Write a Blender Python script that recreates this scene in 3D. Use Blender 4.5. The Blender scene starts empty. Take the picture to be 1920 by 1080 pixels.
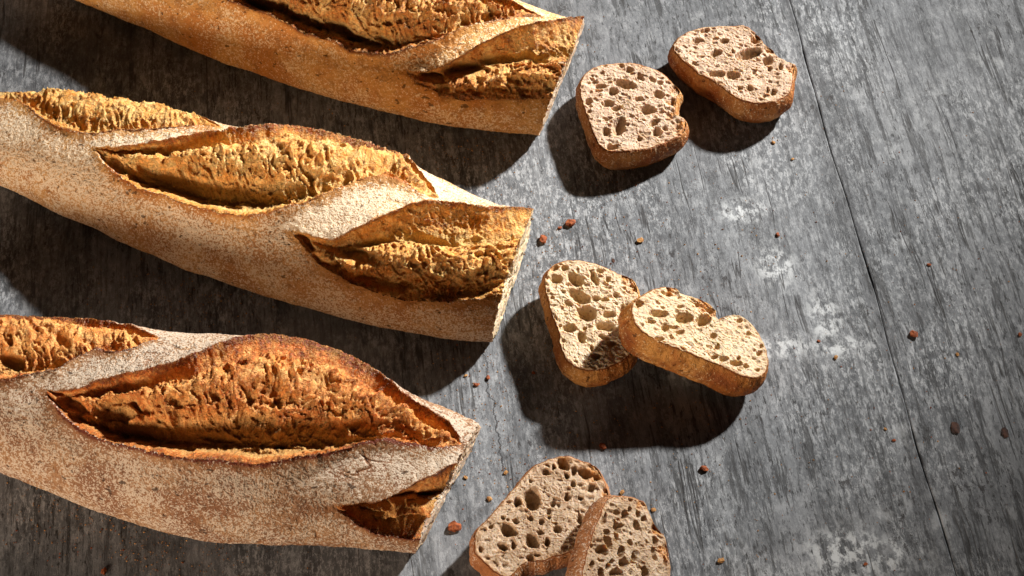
import bpy, math, random
import numpy as np
from mathutils import Vector

S = bpy.context.scene
COL = S.collection
R = math.radians

# ------------------------------------------------------------------ camera
F_PX = 3200.0            # focal length in photograph pixels (1920 wide)
PITCH = R(55.0)
DIST = 0.92
cp, sp_ = math.cos(PITCH), math.sin(PITCH)
CAM = np.array([0.0, -DIST * cp, DIST * sp_])
FW = np.array([0.0, cp, -sp_]); UP = np.array([0.0, sp_, cp]); RT = np.array([1.0, 0.0, 0.0])

cam_d = bpy.data.cameras.new("camera")
cam_d.sensor_width = 36.0
cam_d.lens = 36.0 * F_PX / 1920.0
cam_d.clip_start = 0.02; cam_d.clip_end = 50
cam = bpy.data.objects.new("camera", cam_d)
cam.location = Vector(CAM); cam.rotation_euler = (math.pi / 2 - PITCH, 0, 0)
COL.objects.link(cam); S.camera = cam

# ------------------------------------------------------------------ light
w = bpy.data.worlds.new("World"); S.world = w; w.use_nodes = True
bg = w.node_tree.nodes["Background"]
bg.inputs[0].default_value = (0.95, 0.97, 1.0, 1); bg.inputs[1].default_value = 0.013

def look(o, target):
    o.rotation_euler = (Vector(target) - o.location).to_track_quat('-Z', 'Y').to_euler()

def spot_lamp(name, loc, target, power, col, radius, size, blend):
    d = bpy.data.lights.new(name, 'SPOT'); d.energy = power; d.color = col
    d.shadow_soft_size = radius; d.spot_size = R(size); d.spot_blend = blend
    o = bpy.data.objects.new(name, d); o.location = loc; look(o, target); COL.objects.link(o)
def area_lamp(name, loc, target, power, col, sx, sy):
    d = bpy.data.lights.new(name, 'AREA'); d.energy = power; d.color = col
    d.shape = 'RECTANGLE'; d.size = sx; d.size_y = sy
    o = bpy.data.objects.new(name, d); o.location = loc; look(o, target); COL.objects.link(o)

# hard key from the back right, low broad reflector from the front left
spot_lamp("key_lamp", (2.35, 2.22, 2.16), (-0.05, 0.05, 0), 1930, (1.0, 0.985, 0.955), 0.12, 11.2, 1.0)
area_lamp("low_reflector", (-0.72, -0.82, 0.21), (-0.14, 0.03, 0.03), 10.5, (1.0, 0.80, 0.62), 0.5, 0.16)

S.view_settings.view_transform = 'Standard'
S.view_settings.look = 'None'
S.view_settings.exposure = 0.0
S.view_settings.gamma = 1.0

# ------------------------------------------------------------------ pixel -> place helpers
def ray(px, py):
    return FW * F_PX + RT * (px - 960.0) - UP * (py - 540.0)
def at(px, py, z=0.0):
    r = ray(px, py); t = (z - CAM[2]) / r[2]
    return CAM + r * t
def project(P):
    v = P - CAM
    zf = v @ FW
    return 960.0 + F_PX * (v @ RT) / zf, 540.0 - F_PX * (v @ UP) / zf

# ------------------------------------------------------------------ noise
def _hash(ix, iy, iz, seed):
    h = (ix.astype(np.uint32) * np.uint32(374761393) + iy.astype(np.uint32) * np.uint32(668265263)
         + iz.astype(np.uint32) * np.uint32(2147483647) + np.uint32((seed * 144665 + 1013904223) & 0xffffffff))
    h = (h ^ (h >> np.uint32(13))) * np.uint32(1274126177)
    h = (h ^ (h >> np.uint32(16))) * np.uint32(2246822519)
    return h ^ (h >> np.uint32(13))
_rng = np.random.RandomState(3)
_G = _rng.normal(size=(256, 3)); _G /= np.linalg.norm(_G, axis=1)[:, None]; _G = _G.astype(np.float32)

def gnoise(p, seed=0):
    """gradient noise, about -1..1"""
    p = np.asarray(p, dtype=np.float64)
    f0 = np.floor(p); i = f0.astype(np.int64); f = (p - f0).astype(np.float32)
    u = f * f * f * (f * (f * 6 - 15) + 10)
    out = 0
    for dx in (0, 1):
        wx = u[:, 0] if dx else 1 - u[:, 0]
        for dy in (0, 1):
            wy = u[:, 1] if dy else 1 - u[:, 1]
            for dz in (0, 1):
                wz = u[:, 2] if dz else 1 - u[:, 2]
                g = _G[(_hash(i[:, 0] + dx, i[:, 1] + dy, i[:, 2] + dz, seed) & np.uint32(255)).astype(np.int64)]
                out = out + wx * wy * wz * (g[:, 0] * (f[:, 0] - dx) + g[:, 1] * (f[:, 1] - dy) + g[:, 2] * (f[:, 2] - dz))
    return out * 1.6
def fbm(p, octaves=4, seed=0, gain=0.5, ridged=False):
    a, s, tot = 1.0, 0.0, 0.0
    q = np.array(p, dtype=np.float64)
    for o in range(octaves):
        n = gnoise(q, seed + o * 17)
        if ridged: n = 1 - 2 * np.abs(n)
        s = s + a * n; tot += a
        a *= gain; q = q * 2.03 + 7.1
    return s / tot
def worley(p, seed=0, jitter=1.0):
    p = np.asarray(p, dtype=np.float64)
    i = np.floor(p).astype(np.int64); f = (p - i).astype(np.float32)
    F1 = np.full(len(p), 9.0, np.float32); F2 = F1.copy(); rnd = np.zeros(len(p), np.float32)
    for dx in (-1, 0, 1):
        for dy in (-1, 0, 1):
            for dz in (-1, 0, 1):
                h = _hash(i[:, 0] + dx, i[:, 1] + dy, i[:, 2] + dz, seed)
                a = (h & np.uint32(1023)).astype(np.float32) / 1023.0
                b = ((h >> np.uint32(10)) & np.uint32(1023)).astype(np.float32) / 1023.0
                c = ((h >> np.uint32(20)) & np.uint32(1023)).astype(np.float32) / 1023.0
                d = np.sqrt((dx + .5 + (a - .5) * jitter - f[:, 0]) ** 2 + (dy + .5 + (b - .5) * jitter - f[:, 1]) ** 2
                            + (dz + .5 + (c - .5) * jitter - f[:, 2]) ** 2)
                m = d < F1
                F2 = np.where(m, F1, np.minimum(F2, d)); rnd = np.where(m, (a * 7.3 + b * 3.1) % 1.0, rnd); F1 = np.where(m, d, F1)
    return F1, F2, rnd
def sstep(a, b, x):
    t = np.clip((x - a) / (b - a), 0, 1); return t * t * (3 - 2 * t)

# ------------------------------------------------------------------ mesh helpers
def quick_mesh(name, V, Q, mat, attrs=None, parent=None, normals=None):
    """V (n,3), Q (m,4) -> one object; unused vertices dropped"""
    used = np.zeros(len(V), bool); used[Q.ravel()] = True
    idx = np.cumsum(used) - 1
    v = V[used].astype(np.float32); q = idx[Q].astype(np.int32)
    me = bpy.data.meshes.new(name)
    me.vertices.add(len(v)); me.vertices.foreach_set("co", v.ravel())
    me.loops.add(q.size); me.loops.foreach_set("vertex_index", q.ravel())
    me.polygons.add(len(q)); me.polygons.foreach_set("loop_start", np.arange(0, q.size, q.shape[1], dtype=np.int32))
    me.update(calc_edges=True)
    me.polygons.foreach_set("use_smooth", np.ones(len(q), bool))
    for k, a in (attrs or {}).items():
        at_ = me.attributes.new(k, 'FLOAT', 'POINT'); at_.data.foreach_set("value", a[used].astype(np.float32))
    if normals is not None:
        me.normals_split_custom_set_from_vertices(normals[used].astype(np.float32).tolist())
    me.materials.append(mat)
    o = bpy.data.objects.new(name, me); COL.objects.link(o)
    if parent: o.parent = parent
    return o
def empty(name, loc, label, cat, group=None):
    o = bpy.data.objects.new(name, None); o.location = Vector(loc); o.empty_display_size = 0.02
    COL.objects.link(o); o["label"] = label; o["category"] = cat
    if group: o["group"] = group
    return o
def grid_normals(V, Q):
    n = np.cross(V[Q[:, 2]] - V[Q[:, 0]], V[Q[:, 3]] - V[Q[:, 1]])
    N = np.zeros_like(V)
    for k in range(4):
        for c in range(3): N[:, c] += np.bincount(Q[:, k], n[:, c], minlength=len(V))
    return N / (np.linalg.norm(N, axis=1)[:, None] + 1e-20)

# ------------------------------------------------------------------ materials
class NT:
    def __init__(s, name):
        s.m = bpy.data.materials.new(name); s.m.use_nodes = True; s.t = s.m.node_tree
        s.b = s.t.nodes["Principled BSDF"]; s.tc = s.t.nodes.new('ShaderNodeTexCoord')
        s.obj = s.tc.outputs['Object']
    def n(s, typ, **kw):
        nd = s.t.nodes.new(typ)
        for k, v in kw.items(): setattr(nd, k, v)
        return nd
    def put(s, sock, v):
        if hasattr(v, 'is_linked') or isinstance(v, bpy.types.NodeSocket): s.t.links.new(v, sock)
        elif isinstance(v, (tuple, list)): sock.default_value = tuple(v) + ((1,) if len(v) == 3 and sock.type == 'RGBA' else ())
        else: sock.default_value = v
    def noise(s, scale, vec=None, detail=4, rough=0.55, dist=0.0):
        nd = s.n('ShaderNodeTexNoise'); s.put(nd.inputs['Vector'], vec or s.obj)
        nd.inputs['Scale'].default_value = scale; nd.inputs['Detail'].default_value = detail
        nd.inputs['Roughness'].default_value = rough; nd.inputs['Distortion'].default_value = dist
        return nd.outputs['Fac']
    def vor(s, scale, vec=None, feature='F1', out='Distance'):
        nd = s.n('ShaderNodeTexVoronoi', feature=feature); s.put(nd.inputs['Vector'], vec or s.obj)
        nd.inputs['Scale'].default_value = scale
        return nd.outputs[out]
    def map(s, scale=(1, 1, 1), loc=(0, 0, 0), rot=(0, 0, 0), vec=None):
        nd = s.n('ShaderNodeMapping'); s.put(nd.inputs['Vector'], vec or s.obj)
        nd.inputs['Scale'].default_value = scale; nd.inputs['Location'].default_value = loc; nd.inputs['Rotation'].default_value = rot
        return nd.outputs[0]
    def ss(s, a, b, x):          # smoothstep, works both ways round
        nd = s.n('ShaderNodeMapRange', interpolation_type='SMOOTHSTEP')
        s.put(nd.inputs['Value'], x); s.put(nd.inputs['From Min'], a); s.put(nd.inputs['From Max'], b)
        return nd.outputs[0]
    def math(s, op, a, b=0.0, c=None):
        nd = s.n('ShaderNodeMath', operation=op); s.put(nd.inputs[0], a); s.put(nd.inputs[1], b)
        if c is not None: s.put(nd.inputs[2], c)
        return nd.outputs[0]
    def mix(s, f, a, b, mode='MIX'):
        nd = s.n('ShaderNodeMix', data_type='RGBA', blend_type=mode); s.put(nd.inputs[0], f); s.put(nd.inputs[6], a); s.put(nd.inputs[7], b)
        return nd.outputs[2]
    def attr(s, name):
        nd = s.n('ShaderNodeAttribute', attribute_name=name); return nd.outputs['Fac']
    def bump(s, h, dist, strength=1.0, nrm=None):
        nd = s.n('ShaderNodeBump'); s.put(nd.inputs['Height'], h); nd.inputs['Distance'].default_value = dist
        nd.inputs['Strength'].default_value = strength
        if nrm: s.put(nd.inputs['Normal'], nrm)
        return nd.outputs[0]
    def end(s, col, rough=0.7, spec=0.3, nrm=None, sss=0.0, radius=(1, .5, .25), sscale=0.002):
        s.put(s.b.inputs['Base Color'], col); s.put(s.b.inputs['Roughness'], rough); s.put(s.b.inputs['Specular IOR Level'], spec)
        if nrm: s.put(s.b.inputs['Normal'], nrm)
        if sss:
            s.b.inputs['Subsurface Weight'].default_value = sss; s.b.inputs['Subsurface Radius'].default_value = radius
            s.b.inputs['Subsurface Scale'].default_value = sscale
        return s.m

def crust_material(name, pale, mid, dark, flourcol=(0.74, 0.66, 0.55), gain=1.0):
    m = NT(name)
    fl = m.attr('flour'); bk = m.attr('bake')
    big = m.noise(45, detail=5, rough=.6); medn = m.noise(190, detail=4); fine = m.noise(850, detail=3, rough=.6)
    col = m.mix(m.ss(.38, .62, big), pale, mid)
    col = m.mix(m.math('MULTIPLY', m.ss(.5, .70, medn), .6), col, tuple(c * .60 for c in mid))
    col = m.mix(m.ss(.15, .95, bk), col, dark)
    # flour and semolina: grains of 0.5 to 1 mm, denser where the flour attribute is high
    cl = m.noise(620, detail=2, rough=.6); c2 = m.noise(1250, vec=m.map(loc=(3, 7, 2)), detail=1)
    g = m.math('ADD', m.math('MULTIPLY', m.math('SUBTRACT', cl, .5), 2.6), m.math('MULTIPLY', m.math('SUBTRACT', c2, .5), 2.4))
    patch = m.math('MULTIPLY', m.math('SUBTRACT', m.noise(60, vec=m.map(scale=(.6, 1, 1)), detail=5, rough=.65), .5), 1.45)
    thr = m.math('ADD', m.math('SUBTRACT', .72, m.math('MULTIPLY', fl, 1.15 * gain)), patch)
    grain = m.ss(m.math('SUBTRACT', thr, .16), m.math('ADD', thr, .20), g)
    veil = m.math('MULTIPLY', m.ss(.10, .95, fl), .16)
    col = m.mix(veil, col, flourcol)
    col = m.mix(m.math('MULTIPLY', grain, .85), col, flourcol)
    col = m.mix(m.math('MULTIPLY', m.ss(.05, -.7, g), .26), col, tuple(c * .42 for c in mid))
    sp = m.ss(.665, .71, m.noise(260, vec=m.map(scale=(.7, 1, 1), loc=(2, 3, 1)), detail=2))
    col = m.mix(m.math('MULTIPLY', sp, .8), col, tuple(c * .18 for c in mid))
    h = m.math('ADD', m.math('MULTIPLY', g, .5), m.math('MULTIPLY', fine, .8))
    nr = m.bump(h, .0006, .8)
    nr = m.bump(medn, .0016, .6, nr)
    return m.end(col, rough=m.math('ADD', .60, m.math('MULTIPLY', grain, .3)), spec=.18, nrm=nr)

def crumb_material(name, light, mid, brown, deep, sss=.25):
    """open crumb: 'bake' browns the proud edges, 'deep' is the unbaked inside of a pocket"""
    m = NT(name)
    bk = m.attr('bake'); dp = m.attr('deep')
    n1 = m.noise(130, detail=5, rough=.65); n2 = m.noise(900, detail=3, rough=.6)
    col = m.mix(m.ss(.38, .62, n1), light, mid)
    b = m.math('ADD', bk, m.math('MULTIPLY', m.math('SUBTRACT', m.noise(380, detail=5, rough=.7), .5), 1.8))
    col = m.mix(m.ss(.15, .62, b), col, brown[0])
    col = m.mix(m.ss(.58, 1.0, b), col, brown[1])
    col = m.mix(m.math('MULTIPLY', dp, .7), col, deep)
    # fine silky web between the pores
    web = m.ss(.08, .0, m.math('ABSOLUTE', m.math('SUBTRACT', m.noise(420, detail=3, dist=.6), .5)))
    col = m.mix(m.math('MULTIPLY', web, .30), col, tuple(min(1, c * 1.15) for c in light))
    h = m.math('ADD', m.math('MULTIPLY', n2, .9), m.math('MULTIPLY', web, .7))
    nr = m.bump(h, .0011, 1.0)
    return m.end(col, rough=m.math('SUBTRACT', .66, m.math('MULTIPLY', m.ss(.3, .9, bk), .26)), spec=.34, nrm=nr, sss=sss, radius=(1, .55, .22), sscale=.0018)

M = {}
M['crust1'] = crust_material('speckled_brown_crust', (.68, .33, .085), (.54, .20, .036), (.16, .036, .008), (.86, .66, .42), gain=.85)
M['crust2'] = crust_material('floury_golden_crust', (.60, .31, .10), (.43, .175, .040), (.36, .10, .018), (.78, .63, .45))
M['crust3'] = crust_material('dusty_dark_crust', (.34, .17, .070), (.21, .078, .026), (.12, .020, .006), (.56, .45, .34))
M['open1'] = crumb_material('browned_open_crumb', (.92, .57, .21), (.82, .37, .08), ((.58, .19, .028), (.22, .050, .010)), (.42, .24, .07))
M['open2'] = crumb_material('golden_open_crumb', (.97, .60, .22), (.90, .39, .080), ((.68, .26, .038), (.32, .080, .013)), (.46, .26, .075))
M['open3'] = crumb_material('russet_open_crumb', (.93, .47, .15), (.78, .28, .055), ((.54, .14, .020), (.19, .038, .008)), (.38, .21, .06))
def slice_crumb(name, c1, c2, deep):
    m = NT(name)
    dp = m.attr('deep'); bk = m.attr('bake')
    n1 = m.noise(95, detail=5, rough=.65); n2 = m.noise(1300, detail=3, rough=.65)
    col = m.mix(m.ss(.36, .66, n1), c1, c2)
    col = m.mix(m.math('MULTIPLY', m.ss(.52, .64, m.noise(700, detail=4, rough=.65)), .62), col, tuple(c * .55 for c in c2))
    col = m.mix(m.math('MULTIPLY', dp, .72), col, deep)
    col = m.mix(m.math('MULTIPLY', m.ss(.66, .74, m.noise(340, vec=m.map(loc=(5, 1, 2)), detail=1)), .55), col, (.16, .07, .03))
    col = m.mix(bk, col, (.46, .20, .055))
    ve = m.vor(900, feature='DISTANCE_TO_EDGE')
    h = m.math('ADD', n2, m.math('MULTIPLY', m.noise(520, detail=3, rough=.6), 1.2))
    return m.end(col, rough=.66, spec=.28, nrm=m.bump(h, .0005, .5), sss=.55, radius=(1, .62, .3), sscale=.0026)
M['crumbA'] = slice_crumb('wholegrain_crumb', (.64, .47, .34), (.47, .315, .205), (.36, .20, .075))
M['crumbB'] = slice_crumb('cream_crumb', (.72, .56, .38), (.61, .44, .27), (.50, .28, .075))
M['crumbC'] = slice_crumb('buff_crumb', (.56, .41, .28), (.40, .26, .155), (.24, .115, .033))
M['rim1'] = crust_material('slice_crust_amber', (.52, .24, .07), (.34, .10, .020), (.15, .034, .008), (.72, .52, .32), gain=.8)
M['rim2'] = crust_material('slice_crust_honey', (.60, .28, .07), (.36, .11, .020), (.17, .040, .010), (.74, .50, .26), gain=.7)
M['rim3'] = crust_material('slice_crust_chestnut', (.46, .20, .075), (.32, .11, .03), (.16, .035, .01), (.62, .46, .34), gain=.8)

def table_material(jx):
    m = NT('worn_grey_painted_wood')
    P = m.obj     # local Y runs along the grain
    warp = m.n('ShaderNodeVectorMath', operation='MULTIPLY_ADD')
    nz = m.n('ShaderNodeTexNoise'); m.put(nz.inputs['Vector'], P); nz.inputs['Scale'].default_value = 9; nz.inputs['Detail'].default_value = 3
    m.put(warp.inputs[0], nz.outputs['Color']); warp.inputs[1].default_value = (.006, .006, 0); m.put(warp.inputs[2], P)
    W = warp.outputs[0]
    def g(scale, sx, sy, det=5, rough=.6, loc=(0, 0, 0), vec=None, dist=0):
        return m.noise(scale, vec=m.map(scale=(sx, sy, 1), loc=loc, vec=vec or W), detail=det, rough=rough, dist=dist)
    sx_ = m.n('ShaderNodeSeparateXYZ'); m.put(sx_.inputs[0], W)
    right = m.ss(jx - .05, jx + .04, sx_.outputs[0])
    base = m.mix(m.ss(.35, .65, g(11, 1, .5, 4)), (.105, .109, .115), (.180, .185, .193))
    # broad light and dark drags of the brush, along the grain
    base = m.mix(m.math('MULTIPLY', m.ss(.48, .60, g(60, 1, .10, 6, .65)), .60), base, (.058, .060, .063))
    base = m.mix(m.math('MULTIPLY', m.ss(.53, .66, g(50, 1, .10, 6, .65, (9, 1, 0))), .40), base, (.29, .295, .30))
    # chalky scuffs: finer, drawn out, denser in some regions
    rc = m.ss(.42, .60, g(14, 1, .6, 4, .6, (2, 6, 0)))
    mott = g(430, 1, .36, 9, .86)
    base = m.mix(m.math('MULTIPLY', m.ss(.51, .535, mott), m.math('MULTIPLY_ADD', rc, .70, .18)), base, (.41, .415, .42))
    mot2 = g(130, 1, .5, 9, .84, (5, 5, 0))
    base = m.mix(m.math('MULTIPLY', m.ss(.535, .575, mot2), .55), base, (.33, .335, .34))
    base = m.mix(m.math('MULTIPLY', m.ss(.46, .42, mot2), .65), base, (.055, .055, .058))
    # continuous fine grain lines
    gl = g(380, 1, .045, 7, .72, (3, 3, 0))
    base = m.mix(m.math('MULTIPLY', m.ss(.52, .60, gl), m.math('MULTIPLY_ADD', right, .25, .35)), base, (.045, .045, .048))
    # dark flecks drawn out along the grain, in patches
    near = m.math('ABSOLUTE', m.math('SUBTRACT', sx_.outputs[0], jx + .003))
    seam = m.math('MULTIPLY', m.ss(.009, .0005, near), m.ss(.40, .56, g(26, 1, .25, 4, .6, (8, 8, 0))))
    region = m.math('MAXIMUM', seam, m.ss(.42, .58, m.math('MULTIPLY_ADD', right, .10, g(8, 1, .4, 4, .6, (3, 1, 0)))))
    base = m.mix(m.math('MULTIPLY', seam, .6), base, (.055, .055, .058))
    fleck = m.ss(.58, .61, g(520, 1, .22, 6, .72, (1, 5, 0)))
    low_ = m.ss(-.02, -.14, sx_.outputs[1])
    region = m.math('MAXIMUM', region, m.math('MULTIPLY', low_, m.math('MULTIPLY', right, .9)))
    fleck2 = m.ss(.54, .57, g(230, 1, .09, 8, .78, (4, 5, 0)))
    fk = m.math('MAXIMUM', fleck, m.math('MULTIPLY', fleck2, .8))
    base = m.mix(m.math('MULTIPLY', m.math('MULTIPLY', fk, m.math('MULTIPLY_ADD', region, .90, .10)), .92), base, (.028, .027, .027))
    # fine pin-prick specks
    spk = m.ss(.69, .74, g(1100, 1, .7, 3, .6, (2, 2, 0)))
    base = m.mix(m.math('MULTIPLY', spk, .6), base, (.04, .037, .035))
    # blotches where paint has worn off
    wr = m.ss(.62, .65, g(80, 1, .5, 7, .78, (7, 2, 0)))
    base = m.mix(m.math('MULTIPLY', wr, .85), base, (.040, .036, .035))
    # white paint residue
    def spots(pts):
        out = None
        for (x, y, rx, ry) in pts:
            p = at(x, y)[:2]; lx, ly = float(p @ gx), float(p @ gd)
            d = m.map(scale=(1 / (rx * .00029), 1 / (ry * .00034), 0), loc=(-lx / (rx * .00029), -ly / (ry * .00034), 0), vec=W)
            ln = m.n('ShaderNodeVectorMath', operation='LENGTH'); m.put(ln.inputs[0], d)
            f = m.ss(1.4, .3, ln.outputs['Value'])
            out = f if out is None else m.math('MAXIMUM', out, f)
        return out
    wsp = spots([(1398, 385, 50, 26), (1560, 590, 34, 60), (1580, 640, 60, 20), (1470, 640, 70, 26), (1465, 490, 40, 40), (1600, 1030, 80, 50), (1290, 690, 30, 25), (1680, 1030, 30, 30)])
    whn = g(210, 1, .7, 6, .7, (1, 1, 0))
    base = m.mix(m.math('MULTIPLY', m.math('MULTIPLY', wsp, m.ss(.46, .58, whn)), .85), base, (.60, .61, .61))
    bsp = spots([(1345, 505, 60, 34), (1395, 565, 50, 36), (1415, 745, 36, 40), (1270, 480, 40, 30), (1540, 780, 30, 40), (1130, 560, 40, 50), (400, 470, 60, 40), (90, 430, 40, 50), (1000, 860, 60, 80), (1850, 900, 80, 70), (1700, 960, 60, 90)])
    base = m.mix(m.math('MULTIPLY', m.math('MULTIPLY', bsp, m.ss(.54, .58, g(260, 1, .6, 8, .8, (6, 1, 0)))), .9), base, (.030, .026, .026))
    # thin wandering crack below the cut end of the middle loaf
    p1_, p2_ = at(903, 645)[:2], at(952, 915)[:2]
    ax_, ay_, bx_, by_ = float(p1_ @ gx), float(p1_ @ gd), float(p2_ @ gx), float(p2_ @ gd)
    sy_ = m.n('ShaderNodeSeparateXYZ'); m.put(sy_.inputs[0], m.obj)
    cx_ = m.math('MULTIPLY_ADD', m.math('SUBTRACT', sy_.outputs[1], ay_), (bx_ - ax_) / (by_ - ay_), ax_)
    off = m.math('MULTIPLY', m.math('SUBTRACT', g(55, .1, 1, 5, .65), .5), .016)
    dc = m.math('ABSOLUTE', m.math('SUBTRACT', m.math('ADD', sy_.outputs[0], off), cx_))
    crk = m.math('MULTIPLY', m.ss(.0006, .0001, dc), m.math('MULTIPLY', m.ss(by_ - .01, by_ + .01, sy_.outputs[1]), m.ss(ay_ + .012, ay_ - .005, sy_.outputs[1])))
    base = m.mix(m.math('MULTIPLY', crk, .85), base, (.02, .018, .018))
    wh = m.math('MULTIPLY', m.ss(.55, .66, g(60, 1, .8, 6, .66, (2, 9, 0))), m.ss(.53, .63, g(7, 1, .7, 2, .5, (4.3, 4, 0))))
    wh = m.math('MULTIPLY', wh, .35)
    base = m.mix(m.math('MULTIPLY', wh, .8), base, (.62, .63, .63))
    # hairline cracks that come and go
    ck = m.ss(.010, .0, m.math('ABSOLUTE', m.math('SUBTRACT', g(20, 1, .06, 5, .6, (0, 3, 0)), .5)))
    ck = m.math('MULTIPLY', ck, m.ss(.50, .58, g(60, 1, .3, 4, .6, (6, 0, 0))))
    base = m.mix(m.math('MULTIPLY', ck, .8), base, (.030, .028, .027))
    h = m.math('SUBTRACT', m.math('ADD', m.math('MULTIPLY', mott, .5), m.math('MULTIPLY', g(1200, 1, .6, 3, .6), .3)),
               m.math('ADD', m.math('MULTIPLY', m.math('ADD', fk, wr), .35), m.math('MULTIPLY', ck, .5)))
    nr = m.bump(h, .0006, .7)
    return m.end(base, rough=.6, spec=.22, nrm=nr)

# ------------------------------------------------------------------ table: three boards, narrow joints
GR = R(6.7)
gd = np.array([-math.sin(GR), math.cos(GR)]); gx = np.array([math.cos(GR), math.sin(GR)])
M['table'] = None
table = bpy.data.objects.new("tabletop", None); COL.objects.link(table); table["kind"] = "structure"
table.rotation_euler = (0, 0, GR)
jointA = float(at(1618, 480)[:2] @ gx)
jointB = jointA + .30
M['table'] = table_material(jointA)
edges = [-1.15, -0.62, jointA, jointB, jointB + .19, 1.15]
gapw = lambda y, k: max(0.0, .55 * math.sin(y * 47 + k) + .45 * math.sin(y * 119 + 1 + k) + .25 * math.sin(y * 311)) * .00038
for k in range(5):
    a, b = edges[k] + .00002, edges[k + 1] - .00002
    ny = 260
    ys = np.linspace(-.9, 1.0, ny)
    # ragged edge, rounded arris, thick board
    pa = np.array([[0, -.030, 0], [0, -.0022, 0], [.0002, -.00025, 0], [.0008, 0, 0]])
    V = []
    for y in ys:
        ja = .0007 * math.sin(y * 31 + k) + .0003 * math.sin(y * 93 + 2 * k) + gapw(y, k)
        jb = .0007 * math.sin(y * 31 + k + 1) + .0003 * math.sin(y * 93 + 2 * (k + 1)) - gapw(y, k + 1)
        row = [(a + ja + q[0], y, q[1]) for q in pa] + [(b + jb - q[0], y, q[1]) for q in pa[::-1]]
        V += row
    V = np.array(V); nc = 8
    Q = np.array([[i * nc + j, i * nc + j + 1, (i + 1) * nc + j + 1, (i + 1) * nc + j] for i in range(ny - 1) for j in range(nc - 1)])
    o = quick_mesh('plank', V, Q, M['table'], parent=table)
    o["kind"] = "structure"
    o.data.polygons.foreach_set("use_smooth", np.zeros(len(Q), bool))
V = np.array([[-1.15, -.9, -.034], [1.15, -.9, -.034], [1.15, 1, -.034], [-1.15, 1, -.034]])
o = quick_mesh('board_backing', V, np.array([[0, 1, 2, 3]]), M['table'], parent=table)

# ------------------------------------------------------------------ baguettes
HRATIO = 0.62
def unit_section(n=2000):
    """closed outline for half-width 1, from bottom centre over the front side, the top, the back side"""
    ps = np.linspace(-np.pi / 2, 1.5 * np.pi, n)      # -90 deg = bottom
    c, s = np.cos(ps), np.sin(ps)
    y = -np.sign(c) * np.abs(c) ** .92
    H = 2 * HRATIO
    zt = H * .70; zb = H * .30
    z = np.where(s > 0, zt * np.abs(s) ** .93, -zb * np.abs(s) ** .62) + zb
    y = np.where(s < 0, -np.sign(c) * np.abs(c) ** .72, y)
    return y, z
UY, UZ = unit_section()
UA = np.concatenate([[0], np.cumsum(np.hypot(np.diff(UY), np.diff(UZ)))]); UP_ = UA[-1]

def fit_stations(pairs):
    n = len(pairs)
    Fp = np.array([p[0] for p in pairs], float); Kp = np.array([p[1] for p in pairs], float)
    mid = (Fp + Kp) / 2
    G = np.array([at(*m, z=.025)[:2] for m in mid])
    out = []
    for i in range(n):
        j0, j1 = max(0, i - 2), min(n - 1, i + 2)
        ax = G[j1] - G[j0]; ax /= np.linalg.norm(ax); d = np.array([-ax[1], ax[0]])
        c = G[i].copy(); w_ = .08
        for it in range(25):
            P = np.stack([c[0] + d[0] * UY * w_ / 2, c[1] + d[1] * UY * w_ / 2, UZ * w_ / 2], 1)
            px, py = project(P)
            a0 = project(np.array([[c[0], c[1], .03]])); a1 = project(np.array([[c[0] + ax[0] * .01, c[1] + ax[1] * .01, .03]]))
            t = np.array([a1[0][0] - a0[0][0], a1[1][0] - a0[1][0]]); ppm = np.linalg.norm(t) / .01
            t /= np.linalg.norm(t); nn = np.array([t[1], -t[0]])     # towards the back (up in the picture)
            q = px * nn[0] + py * nn[1]
            qf, qk = Fp[i] @ nn, Kp[i] @ nn
            w_ *= 1 + .9 * ((qk - qf) / (q.max() - q.min()) - 1)
            c = c + d * ((qk + qf) / 2 - (q.max() + q.min()) / 2) / (ppm * .82) * .9
        out.append((c[0], c[1], w_))
    return np.array(out)

def smooth_curve(pts, m):
    """Catmull-Rom through the points, m samples"""
    P = np.vstack([2 * pts[0] - pts[1], pts, 2 * pts[-1] - pts[-2]])
    t = np.linspace(0, len(pts) - 1 - 1e-9, m); k = t.astype(int); f = (t - k)[:, None]
    a, b, c, d = P[k], P[k + 1], P[k + 2], P[k + 3]
    return .5 * (2 * b + (c - a) * f + (2 * a - 5 * b + 4 * c - d) * f ** 2 + (3 * b - a - 3 * c + d) * f ** 3)

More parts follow.
